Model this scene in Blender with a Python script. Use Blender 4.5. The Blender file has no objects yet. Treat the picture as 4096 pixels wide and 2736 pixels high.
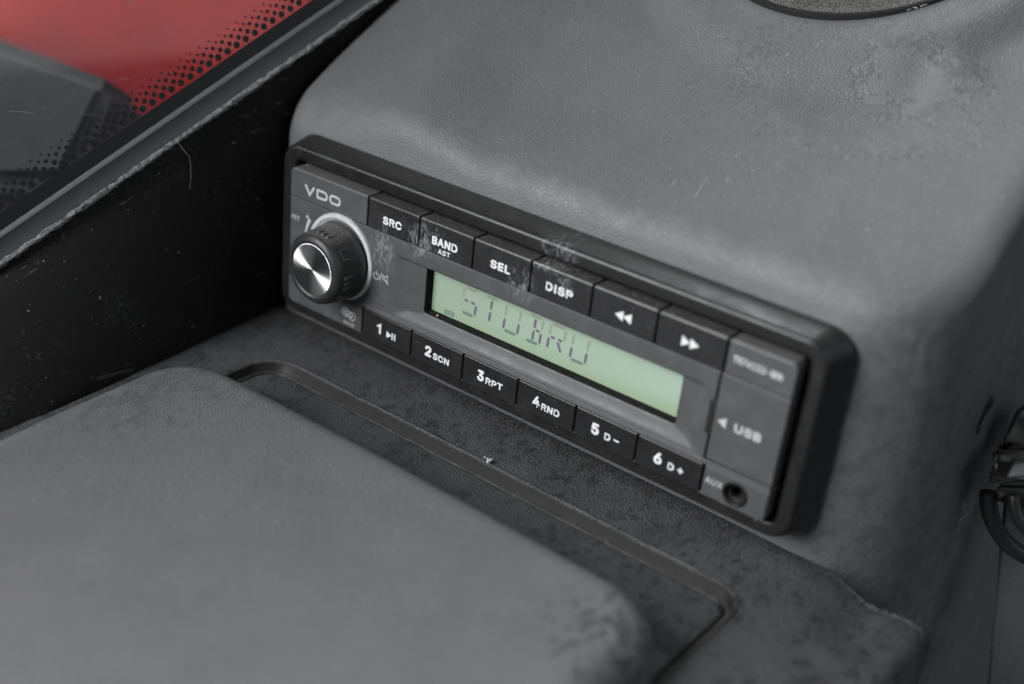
import bpy, bmesh, math, random
from mathutils import Vector, Matrix, noise
random.seed(7)
S = 0.001                                   # everything below is laid out in millimetres
scene = bpy.context.scene
COL = scene.collection

# ------------------------------------------------------------------ camera
cam = bpy.data.cameras.new('camera'); camo = bpy.data.objects.new('camera', cam); COL.objects.link(camo)
RT, DN, FW = Vector((0.7860, 0.6100, 0.1004)), Vector((0.3463, -0.2999, -0.8889)), Vector((-0.5121, 0.7335, -0.4470))
CAMP = Vector((232.3, -251.9, 127.7))
m = Matrix((RT, -DN, -FW)).transposed().to_4x4(); m.translation = CAMP * S
camo.matrix_world = m
cam.sensor_width = 36; cam.lens = 43.53; cam.clip_start = 0.01; cam.clip_end = 50
cam.dof.use_dof = True; cam.dof.focus_distance = 0.354; cam.dof.aperture_fstop = 5.4; cam.dof.aperture_blades = 0
scene.camera = camo

# ------------------------------------------------------------------ light
w = bpy.data.worlds.new('World'); scene.world = w; w.use_nodes = True
w.node_tree.nodes['Background'].inputs[0].default_value = (0.86, 0.93, 1.0, 1)
w.node_tree.nodes['Background'].inputs[1].default_value = 0.10
def area(name, loc, target, size, power, col=(1, 1, 1)):
    l = bpy.data.lights.new(name, 'AREA'); l.shape = 'RECTANGLE'; l.size, l.size_y = size[0] * S, size[1] * S
    l.energy = power; l.color = col
    o = bpy.data.objects.new(name, l); COL.objects.link(o); o.location = Vector(loc) * S
    o.rotation_euler = (Vector(target) - Vector(loc)).to_track_quat('-Z', 'Y').to_euler()
area('windscreen_light', (-560, 420, 760), (60, 20, 0), (900, 700), 19, (0.96, 0.98, 1.0))
area('side_window_light', (-400, -740, 430), (40, -10, -20), (700, 600), 20, (0.98, 0.99, 1.0))
area('right_fill_light', (900, -60, 480), (150, 40, -20), (800, 600), 1.1, (0.96, 0.98, 1.0))  # added unseen fill that lifts the dark right side of the pod
vs = scene.view_settings; vs.view_transform = 'Standard'; vs.look = 'None'; vs.exposure = 0; vs.gamma = 1; vs.use_curve_mapping = False

# ------------------------------------------------------------------ node helpers
class NT:
    def __init__(s, name):
        s.m = bpy.data.materials.new(name); s.m.use_nodes = True; s.t = s.m.node_tree
        s.b = s.t.nodes['Principled BSDF']; s.out = s.t.nodes['Material Output']
        g = s.n('ShaderNodeNewGeometry'); s.geo = g
        v = s.n('ShaderNodeVectorMath'); v.operation = 'SCALE'; v.inputs[3].default_value = 1000
        s.t.links.new(g.outputs['Position'], v.inputs[0]); s.P = v.outputs[0]
        q = s.n('ShaderNodeMapping'); q.inputs['Rotation'].default_value = (.55, .83, .37); s.t.links.new(s.P, q.inputs[0]); s.Q = q.outputs[0]
    def n(s, k, **kw):
        x = s.t.nodes.new(k)
        for a, b in kw.items(): setattr(x, a, b)
        return x
    def put(s, sock, v):
        if hasattr(v, 'links') or isinstance(v, bpy.types.NodeSocket): s.t.links.new(v, sock)
        else: sock.default_value = v if not (isinstance(v, tuple) and len(v) == 3 and sock.type == 'RGBA') else (*v, 1)
    def noise(s, mm, detail=3, rough=.55, vec=None, dist=0):
        x = s.n('ShaderNodeTexNoise'); s.put(x.inputs['Vector'], vec or s.Q)
        x.inputs['Scale'].default_value = 1 / mm; x.inputs['Detail'].default_value = detail
        x.inputs['Roughness'].default_value = rough; x.inputs['Distortion'].default_value = dist
        return x.outputs[0]
    def vor(s, mm, feature='F1', vec=None, rnd=1):
        x = s.n('ShaderNodeTexVoronoi', feature=feature); s.put(x.inputs['Vector'], vec or s.Q)
        x.inputs['Scale'].default_value = 1 / mm; x.inputs['Randomness'].default_value = rnd
        return x.outputs['Distance']
    def math(s, op, a, b=0.0, c=None, clamp=False):
        x = s.n('ShaderNodeMath', operation=op); x.use_clamp = clamp
        s.put(x.inputs[0], a); s.put(x.inputs[1], b)
        if c is not None: s.put(x.inputs[2], c)
        return x.outputs[0]
    def ramp(s, v, a, b, lo=0.0, hi=1.0):
        x = s.n('ShaderNodeMapRange'); x.interpolation_type = 'SMOOTHSTEP'
        s.put(x.inputs[0], v); s.put(x.inputs[1], a); s.put(x.inputs[2], b); s.put(x.inputs[3], lo); s.put(x.inputs[4], hi)
        return x.outputs[0]
    def mix(s, f, a, b):
        x = s.n('ShaderNodeMix', data_type='RGBA'); s.put(x.inputs[0], f); s.put(x.inputs[6], a); s.put(x.inputs[7], b)
        return x.outputs[2]
    def near(s, p, r, sc=(1, 1, 1)):          # 1 at p falling to 0 at radius r (mm), axes scaled
        a = s.n('ShaderNodeVectorMath', operation='SUBTRACT'); s.put(a.inputs[0], s.P); a.inputs[1].default_value = p
        b = s.n('ShaderNodeVectorMath', operation='MULTIPLY'); s.put(b.inputs[0], a.outputs[0]); b.inputs[1].default_value = sc
        c = s.n('ShaderNodeVectorMath', operation='LENGTH'); s.put(c.inputs[0], b.outputs[0])
        return s.ramp(c.outputs['Value'], 0.0, r, 1.0, 0.0)
    def stretch(s, sc, rot=(0, 0, 0)):
        x = s.n('ShaderNodeMapping'); s.put(x.inputs[0], s.P); x.inputs['Scale'].default_value = sc; x.inputs['Rotation'].default_value = rot
        return x.outputs[0]
    def bump(s, h, dist_mm, strength=1.0):
        x = s.n('ShaderNodeBump'); x.inputs['Strength'].default_value = strength; x.inputs['Distance'].default_value = dist_mm * S
        s.put(x.inputs['Height'], h); s.put(s.b.inputs['Normal'], x.outputs[0]); return x
    def fin(s, col, rough, spec=.5, metal=0):
        s.put(s.b.inputs['Base Color'], col); s.put(s.b.inputs['Roughness'], rough)
        s.b.inputs['Specular IOR Level'].default_value = spec; s.b.inputs['Metallic'].default_value = metal
        return s.m

def g(v): return (v, v * 1.005, v * 1.04)

def mat_vinyl(name, base, grain, depth, patch=0.0, patchcol=None, crack=.35, rough=.55, extra=None):
    t = NT(name)
    warp = t.n('ShaderNodeVectorMath', operation='ADD'); t.put(warp.inputs[0], t.Q)
    nz = t.n('ShaderNodeTexNoise'); t.put(nz.inputs['Vector'], t.Q); nz.inputs['Scale'].default_value = .7 / grain
    sc = t.n('ShaderNodeVectorMath', operation='SCALE'); t.put(sc.inputs[0], nz.outputs['Color']); sc.inputs[3].default_value = grain * .9
    t.put(warp.inputs[1], sc.outputs[0])
    e = t.vor(grain, 'DISTANCE_TO_EDGE', warp.outputs[0])
    h = t.ramp(e, 0.0, .22)
    big = t.noise(55, 3); mid = t.noise(2.2, 3, .6)
    c = t.mix(t.ramp(big, .3, .7), tuple(x * .97 for x in g(base)), tuple(x * 1.03 for x in g(base)))
    c = t.mix(t.ramp(mid, .4, .7, 0, .3), c, tuple(x * 1.22 for x in g(base)))
    ck = t.math('MULTIPLY', t.math('SUBTRACT', 1.0, h), t.ramp(t.noise(14, 4), .42, .62, crack * .25, crack))
    c = t.mix(ck, c, tuple(x * .45 for x in g(base)))
    if patch:
        pm = t.math('MULTIPLY', t.ramp(t.noise(3.2, 7, .72, t.stretch((1, .6, 1))), .53, .57), t.ramp(t.noise(30, 2), .5 - patch * .12, .62 - patch * .1))
        c = t.mix(t.math('MULTIPLY', pm, .75), c, patchcol or tuple(x * .5 for x in g(base)))
    fl = t.ramp(t.noise(.55, 1), .735, .76)     # lint flecks
    c = t.mix(t.math('MULTIPLY', fl, .5), c, g(.5))
    hh = h
    if extra: c, hh = extra(t, c, h)
    t.bump(t.math('ADD', hh, t.math('MULTIPLY', mid, .8)), depth)
    return t.fin(c, t.ramp(t.noise(9, 4), .3, .7, rough - .07, rough + .1), .4)

def mat_plastic(name, base, rough=.42, scuffs=(), dust=.15, grain=.05, spec=.5):
    t = NT(name)
    n = t.noise(.28, 2); mid = t.noise(6, 6, .7)
    c = t.mix(t.ramp(mid, .45, .75, 0, .35), g(base), tuple(x * 1.5 + .006 for x in g(base)))
    du = t.math('MULTIPLY', t.ramp(t.noise(.5, 3, .7), .62, .72), t.ramp(t.noise(7, 3), .5, .68, 0, dust * 2))
    c = t.mix(du, c, g(.30))
    sn = t.n('ShaderNodeSeparateXYZ'); t.put(sn.inputs[0], t.geo.outputs['True Normal'])
    settled = t.math('MULTIPLY', t.ramp(sn.outputs[2], .75, .97), t.ramp(t.noise(.5, 5, .75), .38, .66, 0, dust * 1.6))   # dust lying on ledges
    c = t.mix(settled, c, (.27, .265, .25))
    oi = t.n('ShaderNodeObjectInfo'); jit = t.n('ShaderNodeVectorMath', operation='ADD'); t.put(jit.inputs[0], t.stretch((1.7, 1, .75), (0, .6, 0)))
    t.put(jit.inputs[1], t.math('MULTIPLY', oi.outputs['Random'], 60.0))
    for (p, r, sc, amt) in scuffs:
        s1 = t.noise(2.6, 8, .72, jit.outputs[0], 1.2)
        k = t.math('MULTIPLY', t.near(p, r, sc), t.ramp(t.math('ADD', s1, t.math('MULTIPLY', t.near(p, r, sc), .10)), .55, .68, 0, amt * .7))
        c = t.mix(k, c, g(.30))
    t.bump(t.math('ADD', n, t.math('MULTIPLY', mid, .4)), grain)
    return t.fin(c, t.ramp(mid, .3, .7, rough - .06, rough + .12), spec)

def mat_flat(name, col, rough=.5, spec=.4, emit=0):
    t = NT(name); k = t.noise(.6, 3)
    c = t.mix(t.ramp(k, .35, .75), tuple(x * .88 for x in col), col)
    if emit: t.b.inputs['Emission Color'].default_value = (*col, 1); t.b.inputs['Emission Strength'].default_value = emit
    return t.fin(c, rough, spec)

M = {}
def pod_extra(t, c, h):
    # peeled area near the round cap, with its own ragged outline
    nn = t.noise(7, 7, .68); fine = t.noise(1.6, 5, .7)
    d1 = t.math('ADD', t.near((124, 76, 52), 26, (.8, 1.25, .6)), t.math('MULTIPLY', t.math('SUBTRACT', nn, .5), 2.6))
    peel = t.ramp(d1, .55, .575)
    c = t.mix(t.math('MULTIPLY', peel, .4), c, (.172, .186, .186))
    d2 = t.math('ADD', t.near((112, 68, 47), 46, (.75, 1.3, .6)), t.math('MULTIPLY', t.math('SUBTRACT', fine, .5), 1.2))
    dark = t.math('MULTIPLY', t.ramp(d2, .30, .5), t.ramp(d2, .85, .6))
    c = t.mix(t.math('MULTIPLY', t.math('MULTIPLY', dark, t.ramp(fine, .5, .6)), .5), c, g(.065))
    # pale rubbed lip along the front edge above the radio
    sep = t.n('ShaderNodeSeparateXYZ'); t.put(sep.inputs[0], t.P)
    yw = t.math('ADD', sep.outputs[1], t.math('MULTIPLY', t.math('SUBTRACT', t.noise(9, 6, .7), .5), 16.0))
    lip = t.math('MULTIPLY', t.ramp(yw, 19.0, 13.0), t.ramp(sep.outputs[2], 4.0, 9.0))
    c = t.mix(t.math('MULTIPLY', lip, .2), c, (.25, .265, .27))
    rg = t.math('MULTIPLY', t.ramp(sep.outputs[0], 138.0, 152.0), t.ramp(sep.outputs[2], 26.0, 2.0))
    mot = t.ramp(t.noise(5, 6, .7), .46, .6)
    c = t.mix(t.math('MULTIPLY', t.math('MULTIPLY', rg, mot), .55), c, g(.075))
    # scratches
    st = t.noise(1.0, 2, .5, t.stretch((.9, .025, .9), (0, 0, -.9)))
    c = t.mix(t.math('MULTIPLY', t.ramp(st, .70, .74), t.ramp(t.noise(25, 2), .5, .6, 0, .5)), c, g(.36))
    return c, t.math('SUBTRACT', h, t.math('MULTIPLY', peel, 2.2))
M['pod'] = mat_vinyl('worn_grey_vinyl', .130, 1.0, .085, crack=.25, rough=.5, extra=pod_extra)
def tray_extra(t, c, h):                     # pale rim along the recess, part rubbed, part painted highlight, chipped in places
    sep = t.n('ShaderNodeSeparateXYZ'); t.put(sep.inputs[0], t.P)
    rim = t.math('MULTIPLY', t.ramp(sep.outputs[2], -57.75, -57.35), t.ramp(sep.outputs[1], 2.0, -4.0))
    rim = t.math('MULTIPLY', rim, t.ramp(t.noise(5, 6, .75), .42, .52))
    c = t.mix(t.math('MULTIPLY', rim, .75), c, g(.15))
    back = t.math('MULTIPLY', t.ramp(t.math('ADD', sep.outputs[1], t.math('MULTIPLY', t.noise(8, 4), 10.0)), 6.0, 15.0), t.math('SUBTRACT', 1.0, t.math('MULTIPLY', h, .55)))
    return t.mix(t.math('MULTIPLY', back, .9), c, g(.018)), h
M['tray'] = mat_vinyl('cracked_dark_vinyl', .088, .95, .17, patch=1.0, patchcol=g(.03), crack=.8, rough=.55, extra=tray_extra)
def pad_extra(t, c, h):                      # rubbed patches near the left back corner and the right corner only
    k = t.noise(2.6, 7, .74, t.stretch((1, .55, 1), (0, 0, .5)))
    reg = t.math('MAXIMUM', t.near((-14, -62, -47), 46, (1.1, .75, .5)), t.near((134, -62, -50), 26, (1, .8, .5)))
    pm = t.math('MULTIPLY', t.ramp(t.math('ADD', k, t.math('MULTIPLY', reg, .10)), .585, .62), t.ramp(reg, .15, .5, 0, t.math('ADD', .38, t.math('MULTIPLY', t.near((134, -62, -50), 30, (1, .8, .5)), .6))))
    return t.mix(pm, c, g(.06)), h
M['pad'] = mat_vinyl('soft_grey_vinyl', .150, .95, .09, crack=.3, rough=.6, extra=pad_extra)
M['side'] = mat_vinyl('dark_side_vinyl', .10, .9, .04, patch=.4, patchcol=g(.04), crack=.3, rough=.6)
SC = (((6.5, 0, -14), 11, (1.2, .3, .8), 1.0), ((22, 0, -7), 12, (.9, .3, 1.0), 1.0), ((57, 0, -8), 8, (1, .3, .8), 1.0), ((71, 0, -2.5), 5, (1, .3, 1), .9), ((64, 0, 0), 9, (.8, .3, 2), .9))
M['panel'] = mat_plastic('panel_plastic', .078, .45, SC, .25, .012)
M['button'] = mat_plastic('button_plastic', .019, .28, SC, .3, .008)
M['frame'] = mat_plastic('frame_plastic', .013, .34, (((66, 4, 4), 12, (1, .4, 2), .8),), .07, .012)
M['dark'] = mat_plastic('dark_recess', .008, .6, (), .6, .03)
M['gasket'] = mat_plastic('dry_gasket', .016, .8, (), .5, .05, .2)
M['shade_strip'] = mat_plastic('step_shade_dark', .014, .5, (), .25, .02, .35)  # near-black colour paints the shade on the recess step wall
M['white'] = mat_flat('white_print', (.86, .87, .88), .5)
M['grey'] = mat_flat('grey_print', (.56, .58, .59), .5)
M['faint'] = mat_flat('faint_print', (.58, .59, .60), .5)
M['rubber'] = mat_plastic('rubber_grip', .026, .38, (), .4, .02)
M['grip'] = mat_plastic('pale_grip', .06, .45, (), .6, .03)  # ribs and pads, paler than the knob body
M['seg'] = mat_flat('segment_purple', (.115, .098, .130), .5, .4, .42)
M['segtop'] = mat_flat('segment_olive', (.215, .255, .18), .5, .4, .42)
M['seglow'] = mat_flat('segment_grey', (.105, .17, .14), .5, .4, .42)
M['black'] = mat_plastic('black_gloss', .012, .3, (), .3, .02)
M['crumb'] = mat_flat('crumb', (.48, .29, .12), .8)
M['lint'] = mat_flat('lint', (.55, .56, .55), .8)
M['rust'] = mat_flat('rusty_metal', (.055, .035, .028), .8)
# wall: near-black painted steel with dust smears
t = NT('black_painted_panel')
sm = t.math('MULTIPLY', t.ramp(t.noise(1.2, 5, .75), .5, .75), t.ramp(t.noise(20, 3, .6), .46, .66))
c = t.mix(t.math('MULTIPLY', sm, .75), g(.012), g(.10))
c = t.mix(t.ramp(t.noise(1.3, 1), .77, .785, 0, .8), c, g(.35))
scv = t.noise(1.6, 2, .5, t.stretch((1, .04, .5), (.6, 0, 0)))
c = t.mix(t.math('MULTIPLY', t.ramp(scv, .66, .7), t.ramp(t.noise(16, 2), .5, .6, 0, .25)), c, g(.18))
t.bump(t.noise(3, 4), .05); M['wall'] = t.fin(c, .62, .18)
# LCD
t = NT('lcd_screen')
sep = t.n('ShaderNodeSeparateXYZ'); t.put(sep.inputs[0], t.P)
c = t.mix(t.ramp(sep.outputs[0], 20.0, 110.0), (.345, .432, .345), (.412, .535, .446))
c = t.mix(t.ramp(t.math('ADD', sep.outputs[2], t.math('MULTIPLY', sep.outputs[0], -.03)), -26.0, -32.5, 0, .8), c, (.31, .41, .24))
c = t.mix(t.ramp(t.noise(16, 3, .6), .35, .7, 0, .16), c, (.30, .36, .27))
c = t.mix(t.ramp(t.noise(.4, 3, .7), .62, .72, 0, .4), c, (.2, .28, .2))
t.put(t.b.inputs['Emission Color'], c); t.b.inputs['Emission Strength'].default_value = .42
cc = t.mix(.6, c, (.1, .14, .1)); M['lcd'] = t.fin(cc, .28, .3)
# fuzzy dusty ledge round the LCD
t = NT('dusty_felt'); k = t.noise(.25, 4, .8)
c = t.mix(t.ramp(k, .5, .68), g(.006), (.16, .16, .155)); t.bump(k, .25); M['felt'] = t.fin(c, .9, .1)
# aluminium cap, turned on a lathe
t = NT('spun_aluminium'); tg = t.n('ShaderNodeTangent', direction_type='RADIAL', axis='Y')
t.put(t.b.inputs['Tangent'], tg.outputs[0]); t.b.inputs['Anisotropic'].default_value = 1.0
sb = t.n('ShaderNodeVectorMath', operation='SUBTRACT'); t.put(sb.inputs[0], t.P); sb.inputs[1].default_value = (-10.4, -11.6, -23.8)
ln = t.n('ShaderNodeVectorMath', operation='LENGTH'); t.put(ln.inputs[0], sb.outputs[0])
rg = t.math('SINE', t.math('MULTIPLY', ln.outputs['Value'], 16.0))
t.bump(rg, .004); k = t.noise(1.2, 5, .75)
M['alu'] = t.fin(t.mix(t.ramp(k, .4, .75, 0, .5), (.78, .79, .80), (.55, .56, .57)), .40, .5, 1)
t = NT('satin_chrome'); M['chrome'] = t.fin(t.mix(t.ramp(t.noise(2, 5, .7), .4, .7), (.62, .63, .65), (.74, .75, .77)), .28, .6, .1)
# rubber seal, rough edge
M['seal'] = mat_plastic('weathered_seal', .085, .6, (), .5, .08)
t = NT('frayed_edge'); k = t.noise(1.1, 6, .8); c = t.mix(t.ramp(k, .35, .65), g(.09), g(.42)); t.bump(k, .5); M['fray'] = t.fin(c, .85, .2)
M['frit'] = mat_flat('black_frit', (.017, .0175, .019), .5)
# glass: clear pane with a film of dust, its blue tint painting reflected sky
t = NT('dusty_glass')
tr = t.n('ShaderNodeBsdfTransparent'); tr.inputs[0].default_value = (.86, .89, .88, 1)
gl = t.n('ShaderNodeBsdfGlossy'); gl.inputs['Roughness'].default_value = .03
fr = t.n('ShaderNodeFresnel'); fr.inputs[0].default_value = 1.5
m1 = t.n('ShaderNodeMixShader'); t.put(m1.inputs[0], fr.outputs[0]); t.put(m1.inputs[1], tr.outputs[0]); t.put(m1.inputs[2], gl.outputs[0])
df = t.n('ShaderNodeBsdfDiffuse'); df.inputs[0].default_value = (.36, .37, .46, 1)
sp = t.ramp(t.noise(1.0, 2, .6), .71, .74, 0, .6); hz = t.ramp(t.noise(26, 4, .6), .35, .7, .03, .13)
sc2 = t.math('MULTIPLY', t.ramp(t.noise(1.5, 2, .5, t.stretch((1, .03, .6), (.9, 0, .2))), .68, .72), .25)
m2 = t.n('ShaderNodeMixShader'); t.put(m2.inputs[0], t.math('MAXIMUM', t.math('MAXIMUM', sp, hz), sc2)); t.put(m2.inputs[1], m1.outputs[0]); t.put(m2.inputs[2], df.outputs[0])
t.t.links.new(m2.outputs[0], t.out.inputs[0]); M['glass'] = t.m
t = NT('red_paint'); t.b.inputs['Coat Weight'].default_value = .6; t.b.inputs['Coat Roughness'].default_value = .15
M['red'] = t.fin(t.mix(t.ramp(t.noise(90, 2), .35, .65), (.56, .030, .028), (.66, .044, .036)), .35)
M['greybox'] = mat_plastic('grey_box_plastic', .006, .7, (), .1, .1, .15)

FONT = None
try:                                         # sans-serif face shipped inside Blender; the built-in one serves otherwise
    import os
    FONT = bpy.data.fonts.load(os.path.join(bpy.utils.system_resource('DATAFILES'), 'fonts', 'Inter.woff2'))
except Exception: FONT = None
# ------------------------------------------------------------------ mesh helpers (mm in, metres out)
def link(name, bm, mat, parent=None, smooth=True, origin=None, auto=40):
    me = bpy.data.meshes.new(name)
    bmesh.ops.recalc_face_normals(bm, faces=bm.faces)
    vs_ = [v.co.copy() for v in bm.verts]
    lo = Vector([min(v[i] for v in vs_) for i in range(3)]); hi = Vector([max(v[i] for v in vs_) for i in range(3)])
    o0 = Vector(origin) if origin else Vector(((lo.x + hi.x) / 2, (lo.y + hi.y) / 2, lo.z))
    for v in bm.verts: v.co = (v.co - o0) * S
    if smooth:
        for f in bm.faces: f.smooth = True
        for e in bm.edges:
            if len(e.link_faces) == 2 and e.calc_face_angle(0) > math.radians(auto): e.smooth = False
    bm.to_mesh(me); bm.free()
    me.materials.append(M[mat] if isinstance(mat, str) else mat)
    o = bpy.data.objects.new(name, me); COL.objects.link(o)
    if smooth and len(me.polygons) < 9000:
        wn = o.modifiers.new('weighted_normal', 'WEIGHTED_NORMAL'); wn.keep_sharp = True; wn.weight = 80
    place(o, o0, parent); return o
def place(o, mm, parent=None):
    if parent:
        o.parent = parent; o.location = Vector(mm) * S - Vector(parent['_w'])
    else: o.location = Vector(mm) * S
    o['_w'] = list(Vector(mm) * S)
def thing(name, loc, label, cat, group=None):
    o = bpy.data.objects.new(name, None); COL.objects.link(o); o.empty_display_size = .01
    place(o, loc); return tag(o, label, cat, group)
def tag(o, label, cat, group=None):
    o['label'] = label; o['category'] = cat
    if group: o['group'] = group
    return o
def rrect(x0, x1, z0, z1, r, n=5):          # rounded rectangle, r = one radius or four (bl, br, tr, tl)
    r = (r,) * 4 if not isinstance(r, tuple) else r; p = []
    for (cx, cz, a, k) in ((x0, z0, 180, 0), (x1, z0, 270, 1), (x1, z1, 0, 2), (x0, z1, 90, 3)):
        q = r[k]; ox = cx + (q if k in (0, 3) else -q); oz = cz + (q if k in (0, 1) else -q)
        for i in range(n):
            t_ = math.radians(a + 90 * i / (n - 1)); p.append((ox + q * math.cos(t_), oz + q * math.sin(t_)))
    return p
def bm_plate(poly, yf, yb, bev=.4, seg=2):          # flat-sided prism of any outline
    bm = bmesh.new()
    a = [bm.verts.new((x, yf, z)) for x, z in poly]; b = [bm.verts.new((x, yb, z)) for x, z in poly]
    bm.faces.new(a); bm.faces.new(b[::-1]); n = len(poly)
    for i in range(n): bm.faces.new((a[i], b[i], b[(i + 1) % n], a[(i + 1) % n]))
    return bm
def key(x0, x1, z0, z1, r, yf, yb, bev, top=None, n=5):  # moulded key: rounded outline, rolled front edge
    top = top or bev; rings = []
    def R4(i, k): 
        q = r if isinstance(r, tuple) else (r,) * 4
        return tuple(max(.04, v - k * bev) for v in q)
    rings.append([(x, yb, z) for x, z in rrect(x0, x1, z0, z1, r, n)])
    for k in (0, .3, .7, 1):
        ins = 1 - math.cos(k * math.pi / 2); dep = 1 - math.sin(k * math.pi / 2)
        rings.append([(x, yf + bev * dep, z) for x, z in rrect(x0 + bev * ins, x1 - bev * ins, z0 + bev * ins, z1 - top * ins, R4(r, ins), n)])
    bm, R_ = loops(rings); bm.faces.new(R_[-1]); bm.faces.new(R_[0]); return bm
def loops(rings, close=True):                # bridge rings of equal count
    bm = bmesh.new(); R_ = [[bm.verts.new(p) for p in r] for r in rings]
    for A, B in zip(R_, R_[1:]):
        n = len(A)
        for i in range(n if close else n - 1): bm.faces.new((A[i], A[(i + 1) % n], B[(i + 1) % n], B[i]))
    return bm, R_
def revolve(c, prof, n=64, cap0=False, cap1=False):   # prof: (radius, y) about the Y axis
    rings = [[(c[0] + r * math.cos(2 * math.pi * i / n), y, c[1] + r * math.sin(2 * math.pi * i / n)) for i in range(n)] for r, y in prof]
    bm, R_ = loops(rings)
    if cap0: bm.faces.new(R_[0])
    if cap1: bm.faces.new(R_[-1])
    return bm
def ribbon(pts, wd, y, closed=False, th=.03):          # flat stroke in the XZ plane
    n = len(pts); L, Rr = [], []
    for i in range(n):
        p = Vector(pts[i]); a = Vector(pts[i - 1]) if (i or closed) else None; b = Vector(pts[(i + 1) % n]) if (i < n - 1 or closed) else None
        d1 = (p - a).normalized() if a else None; d2 = (b - p).normalized() if b else None
        d1 = d1 or d2; d2 = d2 or d1
        nn = (Vector((-d1.y, d1.x)) + Vector((-d2.y, d2.x)))
        nn.normalize(); k = wd / 2 / max(.35, nn.dot(Vector((-d1.y, d1.x))))
        L.append(p + nn * k); Rr.append(p - nn * k)
    bm = bmesh.new()
    rings = [[(q.x, yy, q.y) for q in (L if s == 0 else Rr)] for s in (0, 1) for yy in (y,)]
    A = [bm.verts.new(q) for q in rings[0]]; B = [bm.verts.new(q) for q in rings[1]]
    for i in range(n if closed else n - 1): bm.faces.new((A[i], A[(i + 1) % n], B[(i + 1) % n], B[i]))
    return bm
def join(bms):
    bm = bmesh.new()
    for b in bms:
        me = bpy.data.meshes.new('tmp'); b.to_mesh(me); b.free(); bm.from_mesh(me); bpy.data.meshes.remove(me)
    return bm
def polys(ps, y):
    bm = bmesh.new()
    for p in ps: bm.faces.new([bm.verts.new((x, y, z)) for x, z in p])
    return bm
def text(s, cx, cz, wd, h, mat, parent, y, bold=.02, name='lettering'):
    cu = bpy.data.curves.new('t', 'FONT'); cu.body = s; cu.size = 1; cu.resolution_u = 4; cu.space_character = 1.08
    if FONT: cu.font = FONT
    o = bpy.data.objects.new('t', cu); COL.objects.link(o)
    dg = bpy.context.evaluated_depsgraph_get(); me = bpy.data.meshes.new_from_object(o.evaluated_get(dg))
    bpy.data.objects.remove(o); bpy.data.curves.remove(cu)
    X = [v.co.x for v in me.vertices]; Y = [v.co.y for v in me.vertices]
    x0, x1, y0, y1 = min(X), max(X), min(Y), max(Y); e = bold * h * 1.5
    bm = bmesh.new()
    for k in range(9 if bold else 1):                  # heavier strokes: the outline repeated round a small circle, each a hair further out
        dx, dz = (0, 0) if k == 8 or not bold else (e * math.cos(k * math.pi / 4), e * math.sin(k * math.pi / 4))
        q = bmesh.new(); q.from_mesh(me)
        for v in q.verts:
            v.co = Vector((cx - wd / 2 + e + (v.co.x - x0) / (x1 - x0) * (wd - 2 * e) + dx, y - .0025 * k, cz - h / 2 + e + (v.co.y - y0) / (y1 - y0) * (h - 2 * e) + dz))
        t_ = bpy.data.meshes.new('tmp'); q.to_mesh(t_); q.free(); bm.from_mesh(t_); bpy.data.meshes.remove(t_)
    bpy.data.meshes.remove(me)
    return link(name, bm, mat, parent, smooth=False)
def tube(pts, r, n=10):
    pts = [Vector(p) for p in pts]; rings = []; up = Vector((0, 0, 1))
    for i, p in enumerate(pts):
        d = (pts[min(i + 1, len(pts) - 1)] - pts[max(i - 1, 0)]).normalized()
        a = d.cross(up); a = a.normalized() if a.length > .05 else d.cross(Vector((1, 0, 0))).normalized(); b = d.cross(a)
        rr = r[i] if isinstance(r, (list, tuple)) else r
        rings.append([p + (a * math.cos(2 * math.pi * k / n) + b * math.sin(2 * math.pi * k / n)) * rr for k in range(n)])
    bm, R_ = loops(rings); bm.faces.new(R_[0]); bm.faces.new(R_[-1]); return bm
def sstep(a, b, x):
    t_ = max(0, min(1, (x - a) / (b - a))); return t_ * t_ * (3 - 2 * t_)
def blob(bm, c, r, sub=1, sq=1.0):
    mt = Matrix.Translation(Vector(c)) @ Matrix.Diagonal((r * random.uniform(.6, 1.3), r * random.uniform(.6, 1.3), r * sq * random.uniform(.6, 1.2), 1))
    bmesh.ops.create_icosphere(bm, subdivisions=sub, radius=1, matrix=mt)

# ================================================================== dashboard pod (large structure)
PX0, PX1, PY0, PY1 = -52.0, 167.0, 12.0, 380.0
CAPC = (82.0, 129.0)
def ztop(x, y):
    yy = y - 8
    z = 12 + .60 * yy - (.0006 * max(0, yy - 60) ** 2 if yy < 260 else 24 + .24 * (yy - 260))
    z += (1.0 + 1.5 * sstep(12, 45, y)) * (1 - sstep(-24, 14, x))
    d = math.hypot(x - CAPC[0], y - CAPC[1])
    z += 5.0 * (1 - sstep(58, 68, d))
    dl = max(-40, min(26, x + 1 + .22 * (y - 17))); z += 4.8 - .17 * math.sqrt(dl * dl + 12)
    z -= 5.0 * math.exp(-(((x - 110) / 26) ** 2 + ((y - 65) / 9) ** 2))
    z += 3.0 * math.exp(-(((x - 131) / 7) ** 2 + ((y - 82) / 5) ** 2)) - 2.0 * math.exp(-(((x - 124) / 4) ** 2 + ((y - 77) / 7) ** 2))
    z -= 2.2 * (1 - sstep(0, 26, abs(y - 46))) * math.exp(-((x - 30) / 60) ** 2)
    z += .25 * noise.noise(Vector((x / 22, y / 22, 3)))
    return z
def rad(x): return 4.5 if x > 0 else 4.5 + 6.0 * sstep(0, -30, x)
RC = 26.0
def corner(v):                                 # large vertical radius at the front right
    a, b = (v.x - (PX1 - RC)) / RC, ((PY0 + RC) - v.y) / RC
    if a <= 0 or b <= 0: return v
    a2, b2 = min(a, 1) * math.sqrt(1 - min(b, 1) ** 2 / 2), min(b, 1) * math.sqrt(1 - min(a, 1) ** 2 / 2)
    return Vector((PX1 - RC + RC * a2 + RC * max(0, a - 1), PY0 + RC - RC * b2, v.z))
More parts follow.
